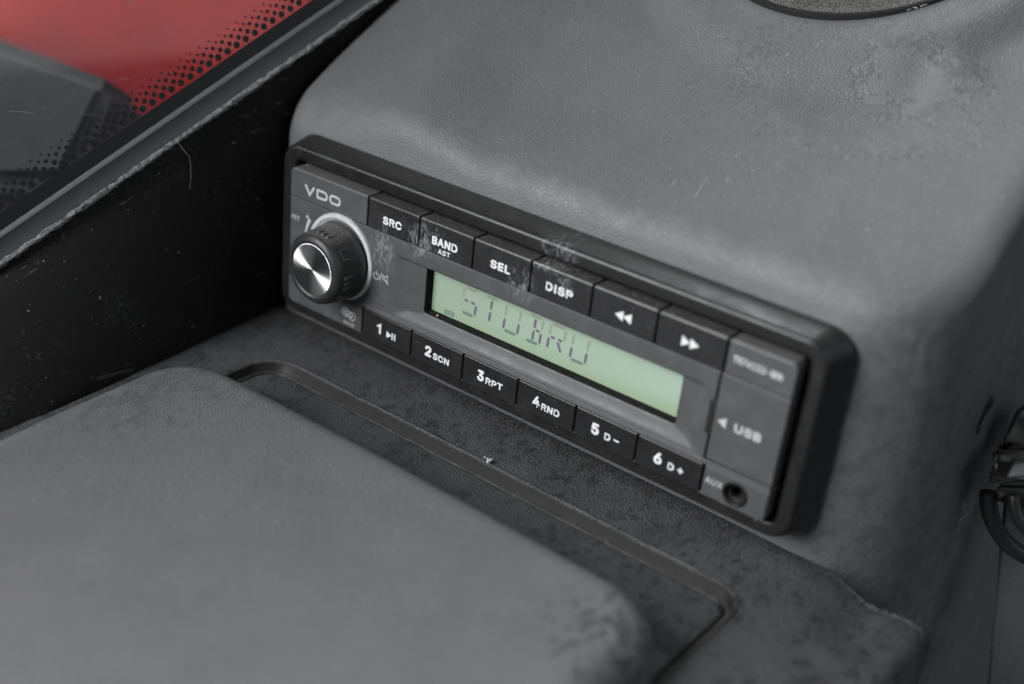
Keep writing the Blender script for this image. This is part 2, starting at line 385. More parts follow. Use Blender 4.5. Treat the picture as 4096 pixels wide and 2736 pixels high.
def pod_pt(x, y):
    r = rad(x); rx = 8.0 if x > 60 else 9.0
    edge = (PX1 - x) if x > 60 else (x - PX0)
    dx = max(0, rx - edge) / rx; dy = max(0, r - (y - PY0)) / r
    q = math.hypot(dx, dy)
    if q > 1: dx, dy, q = dx / q, dy / q, 1
    X = x if dx == 0 else ((PX1 - rx + dx * rx) if x > 60 else (PX0 + rx - dx * rx))
    Y = y if dy == 0 else PY0 + r - dy * r
    zt = ztop(X, Y)
    return corner(Vector((X, Y, zt - (r + (1.5 if x > 60 else 2) * (dx > 0)) * (1 - math.sqrt(max(0, 1 - q * q))))))
def spaced(a, b, r0, r1, n):
    v = [a + r0 * (1 - math.cos(math.pi / 2 * i / 7)) for i in range(7)]
    v += [a + r0 + (b - r1 - a - r0) * i / n for i in range(n + 1)]
    v += [b - r1 + r1 * math.sin(math.pi / 2 * i / 7) for i in range(1, 8)] if r1 else []
    return v
xs = spaced(PX0, PX1, 9, 8, 90); ys = spaced(PY0, PY1, 12, 0, 130)
bm = bmesh.new()
G = [[bm.verts.new(pod_pt(x, y)) for x in xs] for y in ys]
for j in range(len(ys) - 1):
    for i in range(len(xs) - 1): bm.faces.new((G[j][i], G[j][i + 1], G[j + 1][i + 1], G[j + 1][i]))
bd = [G[j][0] for j in range(len(ys) - 1, 0, -1)] + [G[0][i] for i in range(len(xs))] + [G[j][-1] for j in range(1, len(ys))]
prev = bd
for k, zz in enumerate((-8, -20, -34, -48, -70, -110, -180, -330)):
    row = []
    for v in bd:
        x, y, z = v.co; dz = (z - zz)
        bulge = sstep(0, 60, -zz) * 3.0 * sstep(20, 45, y) if x > 150 else 0
        row.append(bm.verts.new((x + bulge + .25 * noise.noise(Vector((y / 15, zz / 15, 1))), y, zz if zz < z else z - .2 * (k + 1))))
    for a in range(len(bd) - 1): bm.faces.new((prev[a], prev[a + 1], row[a + 1], row[a]))
    prev = row
pod = thing('dashboard_pod', (62, 60, -58), 'worn grey moulded dashboard pod rising behind the radio, peeling near its round cap', 'dashboard')
link('shell', bm, 'pod', pod)
# round cap sunk in the collar, lying on the slope
def capring(prof, n=72):
    rings = []
    for r, h in prof:
        rg_ = []
        for i in range(n):
            a = 2 * math.pi * i / n; x = CAPC[0] + r * math.cos(a); y = CAPC[1] + r * math.sin(a)
            rg_.append((x, y, plz(x, y) + h))
        rings.append(rg_)
    return loops(rings)
def plz(x, y): return ztop(CAPC[0], CAPC[1]) + .56 * (y - CAPC[1])
zb = min(ztop(CAPC[0], CAPC[1] - 47) - plz(CAPC[0], CAPC[1] - 47), 0) + 1.3
bm, R_ = capring([(48.0, zb - 2), (47.9, zb + .2), (47.2, zb + .5), (44.5, zb - .2), (38.8, zb - .8), (38.5, zb - 1.6)])
link('cap_gasket', bm, 'gasket', pod)
bm, R_ = capring([(38.8, zb - 1.2), (38.6, zb + .3), (37.6, zb + .8), (28, zb + 1.2), (5, zb + 1.4)]); bm.faces.new(R_[-1])
link('round_cap', bm, 'pad', pod)
# slot in the dark right side
def side_x(y, z): return PX1 + 3.0 * sstep(0, 60, -z)
bm = bmesh.new()
sl = []
for i in range(28):
    a = 2 * math.pi * i / 28; ly = 5.0 * math.cos(a); lz = 2.2 * math.sin(a)
    sl.append((ly * .62 - lz * .75, ly * .78 + lz * .55))
def slotring(k, dx): return [(side_x(66, -28) + dx, 64 + a * k, -26 + b * k) for a, b in sl]
bm, R_ = loops([slotring(1.2, -.3), slotring(1.12, .5), slotring(1.0, .45), slotring(.9, .12)]); bm.faces.new(R_[-1])
link('slot', bm, 'black', pod)

# ================================================================== tray below the radio
TZ = -58.0
RX0, RX1, RY1 = -25.0, 144.0, -13.5
def sdf_rr(x, y):                              # signed distance to the recess (rounded rectangle, open to the front)
    r = 10.0 if x < 60 else 7.5; cx0, cx1 = RX0 + r + .06 * (y + 14) * 0, RX1 - r; cy1 = RY1 - r
    dx = max(cx0 - x, x - cx1, -1e3); dy = y - cy1
    if dx > 0 and dy > 0: return math.hypot(dx, dy) - r
    return max(dx, dy) - r
def tz(x, y):
    d = sdf_rr(x, y)
    z = TZ
    z += .6 * math.exp(-((d - .9) / .6) ** 2)
    z -= 2.4 * (1 - sstep(-1.1, .2, d)); z -= 1.6 * math.exp(-((d + 1.6) / .95) ** 2)
    if x > 178: z -= 5 - math.sqrt(max(0, 25 - (min(x, 183) - 178) ** 2))
    z -= 2.5 * math.exp(-((x - 166) / 7) ** 2) * sstep(-16, 6, y)
    z -= .0035 * max(0, x - 120) ** 2 * .25
    z += .22 * noise.noise(Vector((x / 14, y / 14, 8)))
    z += 1.0 * sstep(3, 12, y)
    return z
bm = bmesh.new()
xs = [-75 + 1.0 * i for i in range(253)] + [178 + 5 * math.sin(math.pi / 2 * i / 14) for i in range(15)]
ys = [-330 + 6 * i for i in range(40)] + [-90 + 2.0 * i for i in range(33)] + [-24 + .55 * i for i in range(67)]
def yb(x): return 12.4 if x < 150 else 12.4 - 2.2 * sstep(150, 176, x) + .5 * noise.noise(Vector((x / 2.2, 4, 0))) * sstep(160, 172, x)
G = [[bm.verts.new((x, min(y, yb(x)) if y > 0 else y, tz(x, y))) for x in xs] for y in ys]
for j in range(len(ys) - 1):
    for i in range(len(xs) - 1): bm.faces.new((G[j][i], G[j][i + 1], G[j + 1][i + 1], G[j + 1][i]))
# right flank and a thin returned lip
prev = [G[j][-1] for j in range(len(ys))]
for zz, xo in ((-82, 183.2), (-110, 183.6), (-170, 184), (-330, 185)):
    row = [bm.verts.new((xo + .3 * noise.noise(Vector((v.co.y / 6, zz, 2))), v.co.y, zz)) for v in prev]
    for a in range(len(prev) - 1): bm.faces.new((prev[a], prev[a + 1], row[a + 1], row[a]))
    prev = row
geom = [e for e in bm.edges if e.is_boundary]
bmesh.ops.remove_doubles(bm, verts=bm.verts, dist=.002)
tray = thing('dashboard_tray', (60, -20, TZ - 5), 'dark cracked vinyl tray with a recessed floor under the radio', 'tray')
ts = link('shell', bm, 'tray', tray)
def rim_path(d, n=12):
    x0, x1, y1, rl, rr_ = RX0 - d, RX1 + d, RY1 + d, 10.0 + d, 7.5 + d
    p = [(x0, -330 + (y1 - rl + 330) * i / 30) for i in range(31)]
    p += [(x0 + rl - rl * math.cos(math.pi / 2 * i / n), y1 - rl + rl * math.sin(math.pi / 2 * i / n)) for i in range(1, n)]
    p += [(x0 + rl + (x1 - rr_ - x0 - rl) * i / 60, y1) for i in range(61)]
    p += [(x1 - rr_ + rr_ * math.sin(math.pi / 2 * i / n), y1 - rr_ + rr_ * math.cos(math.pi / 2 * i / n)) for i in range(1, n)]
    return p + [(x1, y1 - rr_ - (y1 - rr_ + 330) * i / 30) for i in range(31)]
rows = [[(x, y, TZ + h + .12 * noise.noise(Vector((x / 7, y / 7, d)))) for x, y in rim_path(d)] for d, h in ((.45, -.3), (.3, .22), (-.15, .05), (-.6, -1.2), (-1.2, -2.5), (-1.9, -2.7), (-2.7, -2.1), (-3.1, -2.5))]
bm, R_ = loops(rows, close=False); link('step_shade_strip', bm, 'shade_strip', tray)['label'] = 'dark strip standing in for shade on the recess step'
# thickness of the torn back edge at the right
bm = bmesh.new(); A = []
edge = [(x, yb(x) + .02, tz(x, yb(x))) for x in [150 + .8 * i for i in range(18)] + [164.5 + .5 * i for i in range(27)] + [178 + 5 * math.sin(math.pi / 2 * i / 16) for i in range(17)]] + [(183.2, yb(183), -82), (183.6, yb(183), -110), (184, yb(183), -170)]
rings = []
for x, y, z in edge:
    k = sstep(150, 166, x); rg2 = .55 * noise.noise(Vector((x / 1.3, z / 1.3, 0)))
    rings.append([(x, y, z), (x, y + .5 * k, z + (.5 + rg2) * k), (x, y + 1.4 * k, z + (.3 + rg2) * k), (x, y + 1.5 * k, z - 2)])
bm, R_ = loops(rings, close=False); link('torn_edge', bm, 'tray', tray)['label'] = 'ragged torn edge of the vinyl'

# ================================================================== pad in the foreground
def pad_pt(x, y, z):
    return (x + max(0, (60 - x) / 90) * (-.10) * (y + 46), y, z)
bm = bmesh.new()
PX = (-30.0, 143.0); PYB = -42.0; PZ = -45.5; PYF = -330.0
def padz(x, y): return PZ + 1.2 * math.sin(math.pi * max(0, min(1, (x - PX[0]) / (PX[1] - PX[0])))) + 1.5 * sstep(-60, -200, y) + .3 * noise.noise(Vector((x / 25, y / 25, 5)))
rp, re = 20.0, 9.0
def pad_outline(inset, n=14):
    r = max(1.0, rp - inset); x0, x1, y1 = PX[0] + inset, PX[1] - inset, PYB - inset
    p = [(x0, PYF + (y1 - r - PYF) * i / 34) for i in range(35)]
    p += [(x0 + r - r * math.cos(math.pi / 2 * i / n), y1 - r + r * math.sin(math.pi / 2 * i / n)) for i in range(1, n)]
    p += [(x0 + r + (x1 - x0 - 2 * r) * i / 30, y1) for i in range(31)]
    p += [(x1 - r + r * math.sin(math.pi / 2 * i / n), y1 - r + r * math.cos(math.pi / 2 * i / n)) for i in range(1, n)]
    p += [(x1, y1 - r - (y1 - r - PYF) * i / 34) for i in range(35)]
    return p
rings = []
rings.append([pad_pt(x, y, -66) for x, y in pad_outline(-1.5)]); rings.append([pad_pt(x, y, -58) for x, y in pad_outline(-.6)])
for i in range(9):
    a = math.pi / 2 * i / 8; ins = re * (1 - math.cos(a)); hh = re * (1 - math.sin(a))
    rings.append([pad_pt(x, y, padz(x, y) - hh) for x, y in pad_outline(ins)])
for ins in (12, 16, 22, 32, 45, 62, 76): rings.append([pad_pt(x, y, padz(x, y)) for x, y in pad_outline(ins)])
bm, R_ = loops(rings, close=False)
last = R_[-1]; n = len(last)
for i in range(n // 2 - 1): 
    try: bm.faces.new((last[i], last[i + 1], last[n - 2 - i], last[n - 1 - i]))
    except ValueError: pass
pad = tag(link('padded_lid', bm, 'pad'), 'light grey padded vinyl lid with rounded corners in the foreground', 'pad')

# ================================================================== black wall, seal and window at the left
SA, SB = Vector((-68, -77, -25)), Vector((-46, 47, 43)); sdir = (SB - SA).normalized()
_n = Vector((.807, -.389, .446)); _u = _n.cross(sdir).normalized(); SA += _u * 8.0; SB += _u * 5.8; sdir = (SB - SA).normalized()
def sp_(t_): return SA + (SB - SA) * t_
WA, WB = Vector((-35, -102, -62)), Vector((-50.5, 14, -62))
def wp(t_): return WA + (WB - WA) * t_
mid = (SA + SB) / 2; cd = (CAMP - mid); nn = (cd - sdir * cd.dot(sdir)).normalized()
nn = Matrix.Rotation(math.radians(14), 3, sdir) @ nn
uu = nn.cross(sdir).normalized()
if uu.z < 0: uu = -uu
bm = bmesh.new(); rows = []
for k in range(9):
    f = k / 8; rows.append([])
    for i in range(60):
        t_ = -1.2 + 4.2 * i / 59
        p = wp(t_).lerp(sp_(t_) - uu * 6.5 - nn * 1.0, f); p.x -= 3 * math.sin(math.pi * f)
        rows[-1].append(p)
rows.insert(0, [p + Vector((0, 0, -60)) for p in rows[0]])
bm, R_ = loops(rows, close=False)
o = link('side_wall', bm, 'wall'); tag(o, 'black dusty panel between the tray and the window seal', 'panel')
def strip(prof, t0=-1.2, t1=3.0, n=240, rough=0):
    rows = []
    for i in range(n):
        p = sp_(t0 + (t1 - t0) * i / (n - 1)); L_ = (p - SA).length
        rows.append([p + uu * (a + rough * noise.noise(Vector((L_ / 1.3, a * 2, i * .11)))) + nn * (b + rough * noise.noise(Vector((L_ / 1.6, b, 7 + i * .07)))) for a, b in prof])
    return loops(rows, close=False)[0]
seal = thing('window_seal', tuple(SA), 'grey rubber seal strip along the lower edge of the window', 'seal')
link('rubber_strip', strip([(.6, -1), (.4, .5), (-.2, 1.3), (-.7, 1.55), (-1.6, 1.3), (-3.4, 1.2), (-4.6, 1.3), (-6.0, 1.5), (-6.6, .6), (-6.8, -2)]), 'seal', seal)
link('frayed_edge', strip([(-5.9, 1.2), (-6.2, 1.9), (-7.0, 2.1), (-7.8, 1.4), (-7.8, -1.5)], rough=.55, n=420), 'fray', seal)
win = thing('window', tuple(SA + uu * 5), 'dusty window with a black dotted border, red bodywork seen through it', 'window')
bm = bmesh.new()
cs = [sp_(-1.2) - uu * 2, sp_(3.0) - uu * 2, sp_(3.0) + uu * 330, sp_(-1.2) + uu * 330]
a = [bm.verts.new(p) for p in cs]; b = [bm.verts.new(p - nn * 4) for p in cs]
bm.faces.new(a); bm.faces.new(b)
for i in range(4): bm.faces.new((a[i], a[(i + 1) % 4], b[(i + 1) % 4], b[i]))
link('pane', bm, 'glass', win, smooth=False)
link('frit_band', strip([(-1.5, .06), (4.6, .06), (4.6, .02), (-1.5, .02)], n=40), 'frit', win)
bm = bmesh.new(); pitch = 3.55
for row, (h, r) in enumerate(((6.2, 1.06), (7.75, .77), (9.35, .63), (10.35, .42), (11.8, .30))):
    for i in range(-30, 95):
        c0 = SA + sdir * (pitch * (i + .5 * (row % 2))) + uu * h + nn * .06
        vs2 = [bm.verts.new(c0 + sdir * (r * math.cos(2 * math.pi * k / 16)) + uu * (r * math.sin(2 * math.pi * k / 16))) for k in range(16)]
        bm.faces.new(vs2)
link('printed_dots', bm, 'frit', win, smooth=False)

def px(u, v, d):                                  # a point of the place: direction from where the photographer stood, d mm deep
    f = 4952.5; k = 1.7452
    return CAMP + (FW + RT * ((u * k - 2048) / f) + DN * ((v * k - 1368) / f)) * d
M['smear'] = mat_flat('pale_smear', (.30, .31, .31), .7)
def on_pane(u, v):
    d = px(u, v, 1) - CAMP; t_ = (SA + nn * .08 - CAMP).dot(nn) / d.dot(nn); return CAMP + d * t_
def smear(pts_, wd):
    P_ = [on_pane(*q) for q in pts_]; bm = bmesh.new(); last = None
    for i in range(25):
        f = i / 24 * (len(P_) - 1); k = min(int(f), len(P_) - 2); p = P_[k].lerp(P_[k + 1], f - k)
        w_ = wd * (.35 + .65 * abs(noise.noise(Vector((i * .6, pts_[0][0], 1)))))
        e = (bm.verts.new(p + uu * w_), bm.verts.new(p - uu * w_))
        if last: bm.faces.new((last[0], last[1], e[1], e[0]))
        last = e
    link('smear', bm, 'smear', win, smooth=False)
# outside: red bodywork and a grey box
for pts_, wd in (([(20, 255), (48, 256), (79, 259)], .32), ([(190, 262), (220, 264)], .12), ([(160, 118), (178, 126)], .1), ([(255, 82), (268, 95)], .1), ([(375, 70), (398, 66)], .1), ([(90, 290), (170, 215)], .05)): smear(pts_, wd)
rc = px(430, 60, 640); rows = []
ax = Vector((.62, .74, .1)).normalized(); bx = Vector((-.25, .05, .96)).normalized(); cx_ = ax.cross(bx).normalized()
for j in range(25):
    for_ = []
    for i in range(33):
        u_ = (i / 32 - .5) * 1000; v_ = (j / 24 - .5) * 700
        for_.append(rc + ax * u_ + bx * v_ - cx_ * (.00075 * u_ * u_ + .0009 * v_ * v_) * (1 if cx_.dot(CAMP - rc) > 0 else -1))
    rows.append(for_)
bm, R_ = loops(rows, close=False)
bmesh.ops.solidify(bm, geom=bm.faces[:], thickness=3)
tag(link('red_bodywork', bm, 'red'), 'blurred glossy red bodywork outside the window', 'bodywork')
bm = bmesh.new()
P_ = [(-260, 10, 500), (262, 184, 430), (150, 420, 404), (-300, 420, 430), (-260, -10, 620), (338, 238, 500), (330, 640, 470), (-260, 660, 520)]
V_ = [bm.verts.new(px(*q)) for q in P_]
for f in ((0, 1, 2, 3), (4, 5, 1, 0), (1, 5, 6, 2), (3, 2, 6, 7), (5, 4, 7, 6), (4, 0, 3, 7)): bm.faces.new([V_[i] for i in f])
bmesh.ops.bevel(bm, geom=bm.edges[:], offset=6, segments=3, affect='EDGES')
tag(link('grey_box', bm, 'greybox'), 'blurred grey box corner seen through the window', 'box')

# ================================================================== the radio
radio = thing('car_radio', (53, 6, -50), 'black car radio with green display, round knob and two rows of buttons', 'radio')
# trim_frame
def ring(x0, x1, z0, z1, r, y): return [(x, y, z) for x, z in rrect(x0, x1, z0, z1, r, 9)]
bm, R_ = loops([ring(-40, 146.4, -51.4, 6.4, 7, 13.2), ring(-40, 146.4, -51.4, 6.4, 7, 11.5), ring(-41, 147.8, -52.6, 7.6, 8, 11.3), ring(-40.9, 147.6, -52.4, 7.5, 8, 10.6), ring(-39.6, 145.4, -50.6, 6.3, 7, 5.5), ring(-39.3, 144.9, -50.3, 5.9, 6.6, 3.9),
               ring(-38.9, 144.4, -49.9, 5.4, 6.3, 3.2), ring(-38.2, 143.7, -49.3, 4.7, 5.7, 2.9), ring(-34.9, 141.2, -46.9, 2.2, 3.0, 3.1), ring(-34.3, 140.6, -46.3, 1.6, 2.6, 3.3), ring(-33.6, 139.9, -45.7, .95, 2.0, 4.2), ring(-33.5, 139.8, -45.6, .85, 1.9, 9)])
link('trim_frame', bm, 'frame', radio)
link('body', bm_plate(rrect(-32.2, 138.4, -44.8, -.2, 2, 6), 6.5, 11, .2), 'dark', radio)
# face panels
PB = .45
lp = link('logo_panel', key(-32.5, -.35, -9.3, 0, (.25, .25, .35, 1.8), 0, 8, .35, .8), 'panel', radio)
mp = link('model_panel', key(120.4, 138.7, -9.2, 0, (.25, .25, 1.8, .35), 0, 8, .35, .8), 'panel', radio)
rp_ = link('emblem_panel', key(-32.5, -.35, -44.9, -36.1, (1.8, .3, .25, .25), 0, 8, .3), 'panel', radio)
def sq(ins, y): return [(x, y, z) for x, z in rrect(120.4 + ins, 138.7 - ins, -44.9 + ins, -36.1 - ins, (.3, 1.8, .2, .2), 6)]
hole = [(129.8 + 3.2 * math.cos(math.radians(225 + 360 * (i - 2.5) / 24)), .0, -40.5 + 3.2 * math.sin(math.radians(225 + 360 * (i - 2.5) / 24))) for i in range(24)]
bm, R_ = loops([sq(0, 8), sq(0, .4), sq(.35, 0), hole, [(x, 3, z) for x, y, z in hole]])
ap = link('socket_panel', bm, 'panel', radio)
ud = link('usb_door', key(120.0, 138.7, -34.3, -9.5, .35, .05, 8, .35), 'panel', radio)
# middle face with the display recess
def rr(x0, x1, z0, z1, r, y): return [(x, y, z) for x, z in rrect(x0, x1, z0, z1, r, 6)]
skew = [(x + (1.5 if x > 60 and z < -25 else 0), 0.0, z) for x, z in rrect(10.8, 116.6, -34.0, -14.3, 1.6, 6)]
bm, R_ = loops([rr(-32.5, 119.55, -35.9, -9.55, .3, 8), rr(-32.5, 119.55, -35.9, -9.55, .3, .35), rr(-32.2, 119.25, -35.6, -9.85, .3, 0), skew,
               rr(13.2, 115.8, -33.0, -14.9, 1.4, .55), rr(15.5, 113.5, -31.4, -15.0, 1.2, 1.25), rr(22.0, 109.8, -30.4, -15.05, 1.1, 1.45), rr(22.6, 109.2, -29.9, -15.2, .9, 1.75), rr(22.7, 109.1, -29.8, -15.3, .9, 6.2)])
face = link('face', bm, 'panel', radio)
for k, (zz, r_) in enumerate(((-34.75, .28), (-35.5, .24))):
    link('ridge', tube([(-14, .02, zz), (50, .02, zz), (138.4, .02, zz)], r_, 8), 'panel', radio)
link('slot', bm_plate(rrect(118.3, 120.05, -27.2, -17.6, .3, 4), -.02, .6, .05, 1), 'dark', radio)
# display
lcd = link('display', bm_plate([(22.4, -30.2), (109.4, -30.2), (109.4, -14.9), (22.4, -14.9)], 4.6, 6, 0), 'lcd', radio, smooth=False)
bm = bmesh.new()
rngs = [[(x, 1.75, z) for x, z in rrect(22.75, 109.05, -29.75, -15.35, .9, 6)], [(x, 4.55, z) for x, z in rrect(22.85, 108.95, -29.6, -15.45, .7, 6)], [(x, 4.56, z) for x, z in rrect(23.1, 108.75, -29.4, -15.6, .6, 6)]]
bm, R_ = loops(rngs); link('felt_border', bm, 'felt', radio)
link('segment_icon', bm_plate(rrect(28.0, 31.7, -28.95, -27.45, .4, 4), 4.57, 4.59, 0), 'seglow', lcd)
text('EQ', 29.85, -28.2, 2.2, .9, 'lcd', lcd, 4.56, .015)
def seg(p0, p1, wd=.62, taper=.35):
    a = Vector(p0); b = Vector(p1); d = (b - a).normalized(); nrm = Vector((-d.y, d.x)) * wd / 2; L_ = (b - a).length; k = min(taper * 1.6, L_ * .3)
    return [(a.x, a.y), tuple(a + d * k + nrm), tuple(b - d * k + nrm), (b.x, b.y), tuple(b - d * k - nrm), tuple(a + d * k - nrm)]
CW, CH, GAP = 5.0, 8.0, .25
def char(x0, names):
    z1, z0 = -18.0, -26.0; zm = (z0 + z1) / 2; xm = x0 + CW / 2; x1 = x0 + CW
    sl = lambda x, z: (x + (z - zm) * .075, z)
    D = dict(a=((x0 + .35, z1), (x1 - .35, z1), 'segtop'), f=((x0, zm + GAP), (x0, z1 - GAP), 'segtop'), b=((x1, zm + GAP), (x1, z1 - GAP), 'segtop'),
             e=((x0, z0 + GAP), (x0, zm - GAP), 'seg'), c=((x1, z0 + GAP), (x1, zm - GAP), 'seg'), d=((x0 + .35, z0), (x1 - .35, z0), 'seglow'),
             g=((x0 + .35, zm), (xm - .3, zm), 'seg'), h=((xm + .3, zm), (x1 - .35, zm), 'seg'), i=((xm, zm + GAP), (xm, z1 - .5), 'seg'), j=((xm, z0 + .5), (xm, zm - GAP), 'seg'), k=((xm + .4, zm - .5), (x1 - .3, z0 + .3), 'seg'))
    for n_ in names:
        p0, p1, mm = D[n_]; q0, q1 = sl(*p0), sl(*p1)
        pts_ = seg(q0, q1, .84 if mm != 'seglow' else .95)
        link('segment', polys([pts_], 4.57), mm, lcd, smooth=False)
for i, nm in enumerate(('afghcd', 'aij', 'fbecd', 'abijhcd', 'fabeghk', 'fbecd')): char(34.4 + 7.75 * i, nm)
# buttons
def button(x0, x1, z0, z1, top):
    b = key(x0, x1, z0, z1, .35, -.05, 8, .32, .95 if top else .32)
    return link('button', b, 'button', radio)
def dimple(x, z, parent):
    b = revolve((x, z), [(.52, .0), (.48, -.12), (.3, -.16), (.27, -.06), (.2, -.22), (.05, -.28)], 14); 
    for v in b.verts: v.co.y -= .04
    link('marker', b, 'button', parent)
def tri(cx, cz, wd, h, sgn): return [(cx - sgn * wd / 2, cz + h / 2), (cx - sgn * wd / 2, cz - h / 2), (cx + sgn * wd / 2, cz)]
YB = -.075
for i, nm in enumerate(('SRC', 'BAND', 'SEL', 'DISP', '<<', '>>')):
    b = button(20 * i + .22, 20 * i + 19.78, -9.35, -.05, True); c0 = 20 * i + 9.8
    b['label'] = 'black button marked ' + {'<<': 'with rewind arrows', '>>': 'with forward arrows'}.get(nm, nm)
    dimple(c0 + .1, -2.35, b)
    if nm[0] in '<>':
        s = -1 if nm == '<<' else 1
        link('arrows', polys([tri(c0 + .25 - 1.25, -5.35, 2.5, 2.9, s), tri(c0 + .25 + 1.25, -5.35, 2.5, 2.9, s)], YB), 'white', b, smooth=False)
    elif nm == 'DISP':                                  # plain bar for the I
        text('D', c0 - 3.3, -5.35, 2.2, 2.5, 'white', b, YB, .045); text('SP', c0 + 1.95, -5.35, 4.9, 2.5, 'white', b, YB, .045)
        link('lettering', polys([[(c0 - 1.65, -6.6), (c0 - 1.02, -6.6), (c0 - 1.02, -4.1), (c0 - 1.65, -4.1)]], YB), 'white', b, smooth=False)
    else: text(nm, c0, -5.35, {'SRC': 7.3, 'BAND': 9.4, 'SEL': 6.9, 'DISP': 8.7}[nm], 2.5, 'white', b, YB, .045)
    if nm == 'BAND': text('AST', c0, -8.05, 4.5, 1.55, 'white', b, YB, .03)
for i, (nm, sub) in enumerate((('1', ''), ('2', 'SCN'), ('3', 'RPT'), ('4', 'RND'), ('5', 'D-'), ('6', 'D+'))):
    b = button(20 * i + .22, 20 * i + 19.78, -44.9, -36.15, False); c0 = 20 * i
    b['label'] = 'black button marked ' + nm + (' ' + sub if sub else ' with a play and pause sign')
    if nm == '1': link('lettering', polys([[(7.1, -42.1), (7.9, -42.1), (7.9, -38.6), (7.35, -38.6), (7.0, -39.15), (6.2, -39.45), (6.2, -40.1), (7.1, -39.8)]], YB), 'white', b, smooth=False)
    else: text(nm, c0 + 6.9, -40.35, 2.5, 3.5, 'white', b, YB, .045)
    dimple(c0 + 10.2, -43.3, b)
    if not sub:
        link('play_sign', polys([tri(11.2, -41.1, 2.0, 2.3, 1), [(12.3, -42.2), (12.3, -39.95), (12.8, -39.95), (12.8, -42.2)], [(13.3, -42.2), (13.3, -39.95), (13.8, -39.95), (13.8, -42.2)]], YB), 'white', b, smooth=False)
    elif sub[1] in '-+':
        text('D', c0 + 11.0, -41.05, 1.9, 2.15, 'white', b, YB, .045)
        bars = [[(c0 + 13, -41.25), (c0 + 14.7, -41.25), (c0 + 14.7, -40.75), (c0 + 13, -40.75)]]
        if sub[1] == '+': bars += [[(c0 + 13.6, -41.85), (c0 + 14.1, -41.85), (c0 + 14.1, -41.255), (c0 + 13.6, -41.255)], [(c0 + 13.6, -40.745), (c0 + 14.1, -40.745), (c0 + 14.1, -40.15), (c0 + 13.6, -40.15)]]
        link('sign', polys(bars, YB), 'white', b, smooth=False)
    else: text(sub, c0 + 11.9, -41.05, 6.2, 2.15, 'white', b, YB, .04)
# print on the panels
YP = -.03
vdo = [ribbon([(-26.1, -4.05), (-24.2, -6.9), (-22.3, -4.05)], .78, YP),
       ribbon([(-20.9, -4.35), (-17.9, -4.35), (-17.2, -4.65), (-16.85, -5.3), (-16.85, -5.7), (-17.2, -6.35), (-17.9, -6.65), (-20.9, -6.65)], .74, YP, True),
       ribbon(rrect(-15.5, -11.5, -6.65, -4.35, 1.05, 6), .74, YP, True)]
link('logo', join(vdo), 'grey', lp, smooth=False)
text('TR7411U-WN', 128.7, -4.7, 13.2, 1.9, 'white', mp, YP, .015)
text('USB', 129.7, -22.5, 7.4, 2.5, 'grey', ud, .02, .045)
link('arrow', polys([tri(122.4, -22.5, 2.4, 3.0, -1)], .02), 'grey', ud, smooth=False)
text('AUX', 123.6, -39.9, 5.0, 1.75, 'grey', ap, YP, .02)
text('RST', -30.0, -16.0, 3.5, 1.45, 'faint', face, YP, .02)
link('reset_button', revolve((-30.2, -13.3), [(.95, .0), (.9, -.15), (.6, -.18), (.5, .05), (.05, .1)], 18), 'panel', face)
link('plus_sign', polys([[(-25.6, -14.45), (-24.2, -14.45), (-24.2, -14.1), (-25.6, -14.1)], [(-25.08, -13.6), (-24.72, -13.6), (-24.72, -14.095), (-25.08, -14.095)], [(-25.08, -14.455), (-24.72, -14.455), (-24.72, -14.95), (-25.08, -14.95)]], YP), 'faint', face, smooth=False)
arc = []
for i in range(15):
    a = math.radians(150 + 40 * i / 14); arc.append((a, .9 * (1 - i / 14) + .05))
link('volume_mark', polys([[(-10.2 + (15.3 + w_) * math.cos(a), -22.6 + (15.3 + w_) * math.sin(a)) for a, w_ in arc] + [(-10.2 + (15.3 - w_ * .2) * math.cos(a), -22.6 + (15.3 - w_ * .2) * math.sin(a)) for a, w_ in arc[::-1]]], YP), 'faint', face, smooth=False)
pw = [(4.7 + 1.1 * math.cos(math.radians(130 + 280 * i / 16)), -23.7 + 1.1 * math.sin(math.radians(130 + 280 * i / 16))) for i in range(17)]
link('power_sign', join([ribbon(pw, .26, YP), ribbon([(4.7, -22.2), (4.7, -23.6)], .26, YP), ribbon([(6.1, -24.8), (6.9, -22.1)], .24, YP),
      ribbon([(7.4, -23.0), (8.1, -23.0), (9.2, -22.2), (9.2, -24.8), (8.1, -24.0), (7.4, -24.0)], .22, YP, True), ribbon([(7.2, -22.3), (9.7, -25.0)], .22, YP - .004)]), 'grey', face, smooth=False)
e1 = [(-7.0 + 1.5 * math.cos(2 * math.pi * i / 20), -40.1 + 1.35 * math.sin(2 * math.pi * i / 20)) for i in range(20)]
e2 = [(-4.4 + 1.5 * math.cos(2 * math.pi * i / 20), -40.6 + 1.35 * math.sin(2 * math.pi * i / 20)) for i in range(20)]
ss = [(-6.2, -39.5), (-7.1, -39.6), (-7.3, -40.3), (-6.5, -40.8), (-5.7, -40.3), (-4.9, -39.8), (-4.1, -40.3), (-4.4, -41.1), (-5.3, -41.2)]
link('emblem', join([ribbon(e1, .34, YP, True), ribbon(e2, .34, YP - .003, True), ribbon(ss, .55, YP - .006)]), 'faint', rp_, smooth=False)
text('RDS', -5.5, -43.55, 4.4, 1.15, 'faint', rp_, YP, .02)
# aux socket
link('aux_socket', revolve((129.8, -40.5), [(3.6, -.02), (3.5, -.25), (3.1, -.35), (2.8, -.1), (2.5, 1.0), (1.7, 1.2), (1.65, 4.5), (.05, 4.6)], 40), 'frame', radio)
